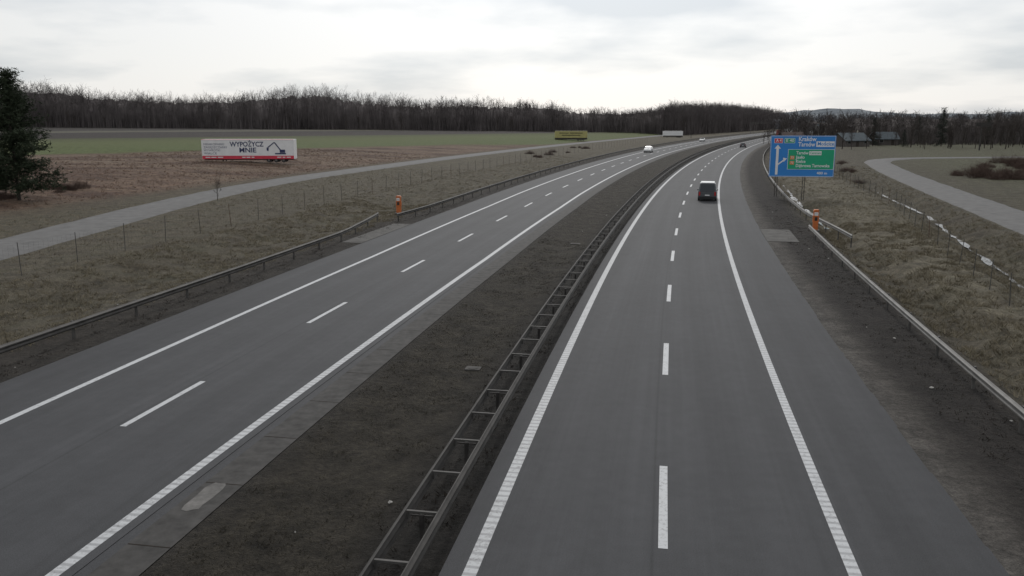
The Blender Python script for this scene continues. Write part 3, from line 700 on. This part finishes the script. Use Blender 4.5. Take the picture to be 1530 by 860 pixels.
def fpt(s,d):
    k=np.clip(np.searchsorted(fl,s)-1,0,len(front)-2);f=((s-fl[k])/(fl[k+1]-fl[k]))[:,None];p=front[k]*(1-f)+front[k+1]*f
    w=np.clip((s-fl[4])/(fl[6]-fl[4]),0,1)[:,None]
    dv=np.array([[-.1,1.]])*(1-w)+np.array([[-.9,.45]])*w
    return p+dv*np.reshape(d,(-1,1))
def targetH(p):
    x,y=p[:,0],p[:,1];zc=.98*y+1.75;ty=np.interp(765+x*1230/zc,topx,topy);tt,oo=inv(x,y);g=base_h(tt,oo)
    return np.clip(8.78+(180-ty)*zc*.98/1230-g,7,34),g
N=2300;s=rng.random(N)*fl[-1];p=fpt(s,rng.random(N)**1.1*60);H,g=targetH(p)
H=H*np.where(rng.random(N)<.9,rng.uniform(.76,.97,N),rng.uniform(.97,1.06,N))*(1+vn(p[:,0]*.05,p[:,1]*.05)*.12)
items=[(p[i,0],p[i,1],g[i]-.3,H[i],random.uniform(.8,1.2)) for i in range(N)]
V,Q=put_trees(far_t,items,.05)
n=12000;s=rng.random(n)*fl[-1];p=fpt(s,rng.random(n)*26);H,g=targetH(p);hh=H*rng.uniform(.25,.72,n)
p0=np.column_stack([p,g-.3]);p1=p0+np.column_stack([rng.normal(0,.9,n),rng.normal(0,.9,n),hh]);V2,Q2=ribbons(p0,p1,rng.uniform(.10,.26,n),np.full(n,.05))
def canopy(pf,smax,ds,fs,hf,step=1.6):
    ss=np.arange(0,smax,step);rowsV=[]
    for d,f in zip(ds,fs):
        p=pf(ss,np.full(len(ss),d)+rng.uniform(-1,1,len(ss)));H,g=hf(p);j=rng.uniform(-.12,.06,len(ss))+vn(ss*.12,ss*0+d)*.03
        z=g-.3+H*max(f,0)+(H*j if f>.1 else 0);rowsV.append(np.column_stack([p,z]))
    V=np.stack(rowsV,1);i=np.arange(V.shape[0]*V.shape[1]).reshape(V.shape[:2]);Q=np.stack([i[:-1,:-1],i[1:,:-1],i[1:,1:],i[:-1,1:]],-1).reshape(-1,4);return V.reshape(-1,3),Q
V3,Q3=canopy(fpt,fl[-1],[16,18,24,32,42,55,75],[0,.42,.56,.63,.66,.67,.66],targetH)
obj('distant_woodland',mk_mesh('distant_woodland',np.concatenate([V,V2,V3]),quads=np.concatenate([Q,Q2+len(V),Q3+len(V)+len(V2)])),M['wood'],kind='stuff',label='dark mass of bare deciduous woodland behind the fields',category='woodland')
items=[]
for i in range(460):
    x=random.uniform(270,760);y=random.uniform(830,930)+.1*(x-270);items.append((x,y,g1(x,y)-.3,random.uniform(8,18),1.3))
V,Q=put_trees(far_t,items,.14)
M['wood2']=simple('tree_belt_painted_haze',(.10,.10,.107),.95,0,.4,.03,.1)  # distance haze painted into the belt's grey base colour
def flat_line(a,b):
    a=np.array(a,float);b=np.array(b,float);L=np.linalg.norm(b-a);d=(b-a)/L;nrm=np.array([-d[1],d[0]])
    return (lambda s,dd:a+d*np.reshape(s,(-1,1))+nrm*np.reshape(dd,(-1,1))),L
pf,L=flat_line((270,860),(760,910))
V3,Q3=canopy(pf,L,[0,1,15,40],[0,.5,.8,.9],lambda p:(11.+5*vn(p[:,0]*.03,p[:,1]*.03),p[:,0]*0+.8),2.5)
obj('distant_tree_belt',mk_mesh('distant_tree_belt',np.concatenate([V,V3]),quads=np.concatenate([Q,Q3+len(V)])),M['wood2'],kind='stuff',label='grey belt of bare trees before the hills, haze painted into its colour',category='woodland')
items=[]
for i in range(540):
    x=random.uniform(112,340);y=random.uniform(322,390)+.15*(x-150);items.append((x,y,g1(x,y)-.3,random.uniform(8,14.5),1.2))
V,Q=put_trees(far_t,items,.05)
n=4500;xx=rng.uniform(122,340,n);yy=rng.uniform(305,350,n);p0=np.column_stack([xx,yy,np.full(n,.0)]);p1=p0+np.column_stack([rng.normal(0,.8,n),rng.normal(0,.8,n),rng.uniform(2,7,n)]);V2,Q2=ribbons(p0,p1,rng.uniform(.08,.22,n),np.full(n,.04))
pf,L=flat_line((145,345),(350,385))
V3,Q3=canopy(pf,L,[0,1.5,12,30,50],[0,.5,.70,.78,.82],lambda p:(10.5+4*vn(p[:,0]*.06,p[:,1]*.06),p[:,0]*0+.4),1.6)
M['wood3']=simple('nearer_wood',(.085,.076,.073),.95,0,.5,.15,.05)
obj('distant_woodland',mk_mesh('distant_woodland',np.concatenate([V,V2,V3]),quads=np.concatenate([Q,Q2+len(V),Q3+len(V)+len(V2)])),M['wood3'],kind='stuff',label='dark strip of bare trees behind the houses',category='woodland')

def split_tree(A,h,matt,matc):
    p0,p1,r0,r1=A;q0=p0*h;q1=p1*h;rr0=r0*h;rr1=r1*h
    Vt,Qt=tubes(q0[:7],q1[:7],rr0[:7],rr1[:7],6);Vc,Qc=tubes(q0[7:],q1[7:],np.maximum(rr0[7:],.018),np.maximum(rr1[7:],.012),3)
    a=mk_mesh('trunk',Vt,quads=Qt);a.materials.append(matt);c=mk_mesh('crown',Vc,quads=Qc);c.materials.append(matc);return a,c
bt=[split_tree(bare_tree(16,6,4,.7,.22,.014),11,M['bark'],M['twig']) for _ in range(4)]
def place_tree(kind,meshes,x,y,s,lab,cat='tree',group=None,zs=None):
    r=root(kind,lab,cat,(x,y,g1(x,y)-.1),(0,0,random.random()*6.28),group);r.scale=(s,s,s*(zs or random.uniform(.92,1.1)))
    obj('trunk',meshes[0],None,r);obj('crown',meshes[1],None,r)
def conifer(h,nb=60,rad=.2,clump=26,droop=-.25,low=.08,size=.22,irr=.5,wid=.13):
    mt=MB();mt.cyl((0,0,0),(0,0,h*.55),h*.014,h*.009,7);mt.cyl((0,0,h*.55),(0,0,h),h*.009,.01,6)
    C=[]
    for i in range(nb):
        f=low+(1-low)*((i+random.random())/nb);L=h*rad*(1.05-f)**.75*random.uniform(1-irr,1+irr*.5);az=random.random()*6.283
        d=np.array([math.cos(az),math.sin(az),droop+f*.5+random.uniform(-.25,.25)])
        base=np.array([0,0,f*h]);mt.cyl(tuple(base),tuple(base+d*L*.9),.045*(1.1-f),.01,4,False)
        n=int(clump*(L/(h*rad)+.25));s=rng.random(n)**.6
        c=base+d*L*s[:,None]+rng.normal(0,1,(n,3))*np.array([1,1,.7])*size*(.5+1.0*s[:,None]);C.append(c)
    C=np.concatenate(C);n=len(C);k=7
    cc=np.repeat(C,k,0);dirs=rng.normal(size=(n*k,3));dirs[:,2]=dirs[:,2]*.6+.15;dirs/=np.linalg.norm(dirs,axis=1,keepdims=True)
    V,Q=ribbons(cc,cc+dirs*rng.uniform(.5,1.3,(n*k,1))*size,np.full(n*k,size*wid),np.full(n*k,size*.05))
    a=mt.mesh('trunk');a.materials.append(M['bark']);c=mk_mesh('crown',V,quads=Q);return a,c
pa,pc=conifer(13.4,110,.33,66,.0,.08,.32,.5,.11);pc.materials.append(M['pine'])
place_tree('pine_tree',(pa,pc),-53.2,89,1,'large dark green pine standing at the field edge',zs=1.0)
pa,pc=conifer(8.0,50,.36,55,-.02,.05,.3,.6,.12);pc.materials.append(M['pine']);place_tree('pine_tree',(pa,pc),-58.5,92,1,'smaller dark pine among reddish scrub')
cs=[conifer(12,60,.24,24,-.2,.06,.3,.45) for _ in range(2)]
for a,c in cs:c.materials.append(M['spruce'])
for i,(x,y,s) in enumerate(((150,292,1.0),(131,303,.85),(176,310,.9),(187,305,.65),(196,316,.85),(160,330,.9),(134,286,.5))):
    place_tree('spruce_tree',cs[i%2],x,y,s,'dark spruce among bare trees behind the verge',group='spruces beyond the service road')
for i in range(120):
    x=random.uniform(96,225);y=random.uniform(258,330);
    if abs(x-118)<2.5 and y<284: continue
    place_tree('bare_tree',bt[i%4],x,y,random.uniform(.45,1.05),'leafless deciduous tree beyond the service road',group='bare trees beyond the service road')
for i in range(22):
    s=np.array([random.random()*fl[5]]);p=fpt(s,np.array([-6.]))[0]
    place_tree('bare_tree',bt[i%4],float(p[0]),float(p[1]),random.uniform(.7,1.25),'leafless tree standing at the edge of the wood',group='bare trees along the wood edge')
def bush_mesh(n,R,H):
    a=rng.random(n)*6.283;rr=rng.random(n)**.6*R;p0=np.column_stack([np.cos(a)*rr*1.4,np.sin(a)*rr*.7,np.zeros(n)])
    L=rng.uniform(.35,1,n)*H*(1.1-rr/R*.7)*(.7+.6*vn(p0[:,0]*1.3+5*R,p0[:,1]*1.3+50));p1=p0+np.column_stack([rng.normal(0,.25,n),rng.normal(0,.25,n),np.ones(n)])*L[:,None]
    pm=p0+(p1-p0)*rng.uniform(.4,.9,(n,1));pmm=np.repeat(pm,3,0);p3=pmm+rng.normal(0,.16*H,(n*3,3))+np.array([0,0,.12*H])
    V,Q=ribbons(np.concatenate([p0,pmm]),np.concatenate([p1,p3]),np.concatenate([np.full(n,.016),np.full(n*3,.009)]),np.concatenate([np.full(n,.006),np.full(n*3,.005)]))
    me=mk_mesh('bush',V,quads=Q);me.materials.append(M['scrub']);return me
bm_=[bush_mesh(300,1.5,2.6) for _ in range(4)]
def bush(x,y,s,lab,grp):
    o=obj('bush',bm_[random.randrange(4)],None,None,(x,y,g1(x,y)-.05),(0,0,random.random()*6.28),label=lab,category='bush',group=grp);o.scale=(s*1.1,s*1.1,s*random.uniform(.7,1.15))
for i in range(26): bush(random.uniform(-67,-52),random.uniform(82,104),random.uniform(.3,.65),'reddish-brown leafless scrub below the pine','scrub around the pine')
for i in range(26): bush(random.uniform(72,92),random.uniform(118,136),random.uniform(.7,1.3),'dark reddish-brown leafless shrub beside the service road','shrubs beside the service road')
for i in range(12): bush(random.uniform(88,108),random.uniform(152,176),random.uniform(.6,1.2),'dark reddish-brown leafless shrub beside the service road','shrubs beside the service road')
for i in range(10):
    t=random.uniform(190,270);x,y=P(t,random.uniform(-48,-38));bush(float(x),float(y),random.uniform(.35,.7),'brown leafless bush along the wire fence','bushes along the fence')
for i in range(12):
    t=random.uniform(120,260);x,y=P(t,random.uniform(22,28));bush(float(x),float(y),random.uniform(.35,.8),'brown leafless bush beside the ditch','bushes beside the ditch')
place_tree('bare_tree',bt[1],-33.2,93,.26,'small bare sapling between fence and service road')

def tufts(name,regs,mat,blades,h,w,lean,label):
    P0=[];P1=[]
    for (t0,t1,o0,o1,n,pw) in regs:
        t=t0+(t1-t0)*rng.random(n)**pw;o=rng.uniform(o0,o1,n);x,y=P(t,o)
        keep=(vn(x*.8,y*.8)+vn(x*2.1,y*2.1)*.6)>-.12;x=x[keep];y=y[keep];t=t[keep];o=o[keep]
        d=np.minimum(dist_poly(x,y,SL),dist_poly(x,y,SR));kk=d>3.1;x=x[kk];y=y[kk];t=t[kk];o=o[kk]
        z=gh(x,y,t,o);m=len(x);c=np.repeat(np.column_stack([x,y,z-.02]),blades,0);M_=m*blades
        a=rng.random(M_)*6.283;lean_az=np.repeat(rng.random(m)*6.283,blades);sc=np.repeat(rng.uniform(.5,1.3,m),blades)*rng.uniform(.6,1.1,M_)
        c=c+np.column_stack([np.cos(a),np.sin(a),np.zeros(M_)])*.07
        dv=np.column_stack([np.cos(a)*.45+np.cos(lean_az)*lean,np.sin(a)*.45+np.sin(lean_az)*lean,np.full(M_,.8)])*(h*sc)[:,None]
        P0.append(c);P1.append(c+dv)
    p0=np.concatenate(P0);p1=np.concatenate(P1);V,Q=ribbons(p0,p1,np.full(len(p0),w),np.full(len(p0),w*.35))
    obj(name,mk_mesh(name,V,quads=Q),mat,kind='stuff',label=label,category='grass')
tufts('grass',[(14,75,11.3,22,15000,1.1),(60,170,11.4,30,10000,1.2),(20,80,22,34,3500,1.1)],M['grass'],7,.24,.011,.55,'pale dry tussock grass on the bank')
tufts('grass',[(16,85,-36,-24.8,14000,1.1),(75,200,-38,-24.6,7000,1.2),(30,140,-58,-36,7000,1.1)],M['grass'],6,.2,.011,.55,'pale dry tussock grass on the slope')
tufts('grass',[(60,190,-120,-64,12000,1.0)],M['straw'],6,.28,.016,.45,'reddish straw and dry weeds on the fallow field')
tufts('grass',[(6,60,-9.9,-6.2,8000,1.3),(50,150,-9.9,-6.2,2500,1.2),(8,80,8.6,11,2500,1.2)],M['grassd'],5,.07,.009,.5,'short dull brown grass of the median')
tufts('dead_weeds',[(6,70,-6.1,-4.45,1500,1.3),(10,90,8.2,10.8,800,1.2),(10,90,-24.6,-22.6,1200,1.2)],M['leaf'],6,.10,.010,.6,'dark dead weeds and litter under the barriers')

for t,o,s in((27.6,-6.9,.4),(58.5,-7.1,.5)):
    x,y=P(t,o);mb=MB();mb.box((0,0,-.02),(s*1.4,s*1.1,.12));mb.cyl((0,0,.04),(0,0,.055),s*.45,s*.45,18);obj('drain_cover',mb.mesh('drain_cover',.01),M['bay'],None,(float(x),float(y),g1(float(x),float(y))+.0),(0,0,heading(t)),label='grey concrete drain cover set in the median grass',category='drain cover',group='median drain covers')
for i in range(30):
    t=random.uniform(14,90);o=random.choice([random.uniform(-9.5,-5.5),random.uniform(7.5,13),random.uniform(7.5,13),random.uniform(-30,-23)]);x,y=P(t,o);x=float(x);y=float(y);s=random.uniform(.03,.08)
    mb=MB();pts=[(math.cos(a)*s*random.uniform(.6,1.3),math.sin(a)*s*random.uniform(.6,1.3)) for a in np.linspace(0,5.4,6)]
    b0=len(mb.v);mb.v+=[(p[0],p[1],random.uniform(0,.04)) for p in pts]+[(0,0,.05)];mb.f+=[(b0+j,b0+(j+1)%6,b0+6) for j in range(6)]
    obj('litter',mb.mesh('litter'),M['litter'],None,(x,y,g1(x,y)+.03),None,label='pale crumpled scrap of litter lying on the verge',category='litter',group='scraps of litter on the verges')

# ------------------------------------------------------------ light, sky, camera
W=bpy.data.worlds.new('World');S.world=W;W.use_nodes=True;nt=W.node_tree;N_=nt.nodes;bg=N_['Background']
sky=N_.new('ShaderNodeTexSky');sky.sky_type='NISHITA';sky.sun_disc=False;sky.sun_elevation=math.radians(34);sky.sun_rotation=math.radians(4)
skm=N_.new('ShaderNodeVectorMath');skm.operation='SCALE';skm.inputs['Scale'].default_value=.10;nt.links.new(sky.outputs[0],skm.inputs[0])
tc=N_.new('ShaderNodeTexCoord');sp=N_.new('ShaderNodeSeparateXYZ');nt.links.new(tc.outputs['Generated'],sp.inputs[0])
def wm(op,a,b=0.,clamp=False):
    n=N_.new('ShaderNodeMath');n.operation=op;n.use_clamp=clamp
    for i,v in enumerate((a,b)):
        if isinstance(v,bpy.types.NodeSocket): nt.links.new(v,n.inputs[i])
        else:n.inputs[i].default_value=v
    return n.outputs[0]
zz=wm('ADD',wm('MAXIMUM',sp.outputs[2],0.),.16);cb_=N_.new('ShaderNodeCombineXYZ');nt.links.new(wm('DIVIDE',sp.outputs[0],zz),cb_.inputs[0]);nt.links.new(wm('DIVIDE',sp.outputs[1],zz),cb_.inputs[1]);cb_.inputs[2].default_value=2.7
no=N_.new('ShaderNodeTexNoise');no.inputs['Scale'].default_value=.85;no.inputs['Detail'].default_value=6;no.inputs['Roughness'].default_value=.5;nt.links.new(cb_.outputs[0],no.inputs['Vector'])
cr=N_.new('ShaderNodeValToRGB');cr.color_ramp.elements[0].position=.38;cr.color_ramp.elements[0].color=(.70,.74,.785,1);cr.color_ramp.elements[1].position=.55;cr.color_ramp.elements[1].color=(1.0,1.0,1.0,1);nt.links.new(no.outputs['Fac'],cr.inputs[0])
dt=N_.new('ShaderNodeVectorMath');dt.operation='DOT_PRODUCT';nt.links.new(tc.outputs['Generated'],dt.inputs[0])
el=math.radians(34);az=math.radians(4);dt.inputs[1].default_value=(math.sin(az)*math.cos(el),math.cos(az)*math.cos(el),math.sin(el))
glow=wm('MULTIPLY',wm('POWER',wm('MAXIMUM',dt.outputs['Value'],0.),7.),.62);gl=wm('ADD',glow,.78)
cs_=N_.new('ShaderNodeVectorMath');cs_.operation='SCALE';nt.links.new(cr.outputs[0],cs_.inputs[0]);nt.links.new(gl,cs_.inputs['Scale'])
mx=N_.new('ShaderNodeMix');mx.data_type='RGBA';mx.inputs[0].default_value=.9;nt.links.new(skm.outputs[0],mx.inputs[6]);nt.links.new(cs_.outputs[0],mx.inputs[7])
nt.links.new(mx.outputs[2],bg.inputs[0]);bg.inputs[1].default_value=1.0
sd=bpy.data.lights.new('sun','SUN');sd.energy=1.3;sd.angle=math.radians(12);sd.color=(1,.97,.93);so=bpy.data.objects.new('sun',sd);COL.objects.link(so)
dirv=Vector((math.sin(az)*math.cos(el),math.cos(az)*math.cos(el),math.sin(el)));so.rotation_euler=dirv.to_track_quat('Z','Y').to_euler();so.location=dirv*100
cam=bpy.data.cameras.new('camera');cam.sensor_width=36;cam.lens=1230/1530*36;cam.clip_end=12000;cam.clip_start=.1
co=bpy.data.objects.new('camera',cam);COL.objects.link(co);co.location=(0,0,8.78);co.rotation_euler=(math.radians(90-11.49),0,0);S.camera=co
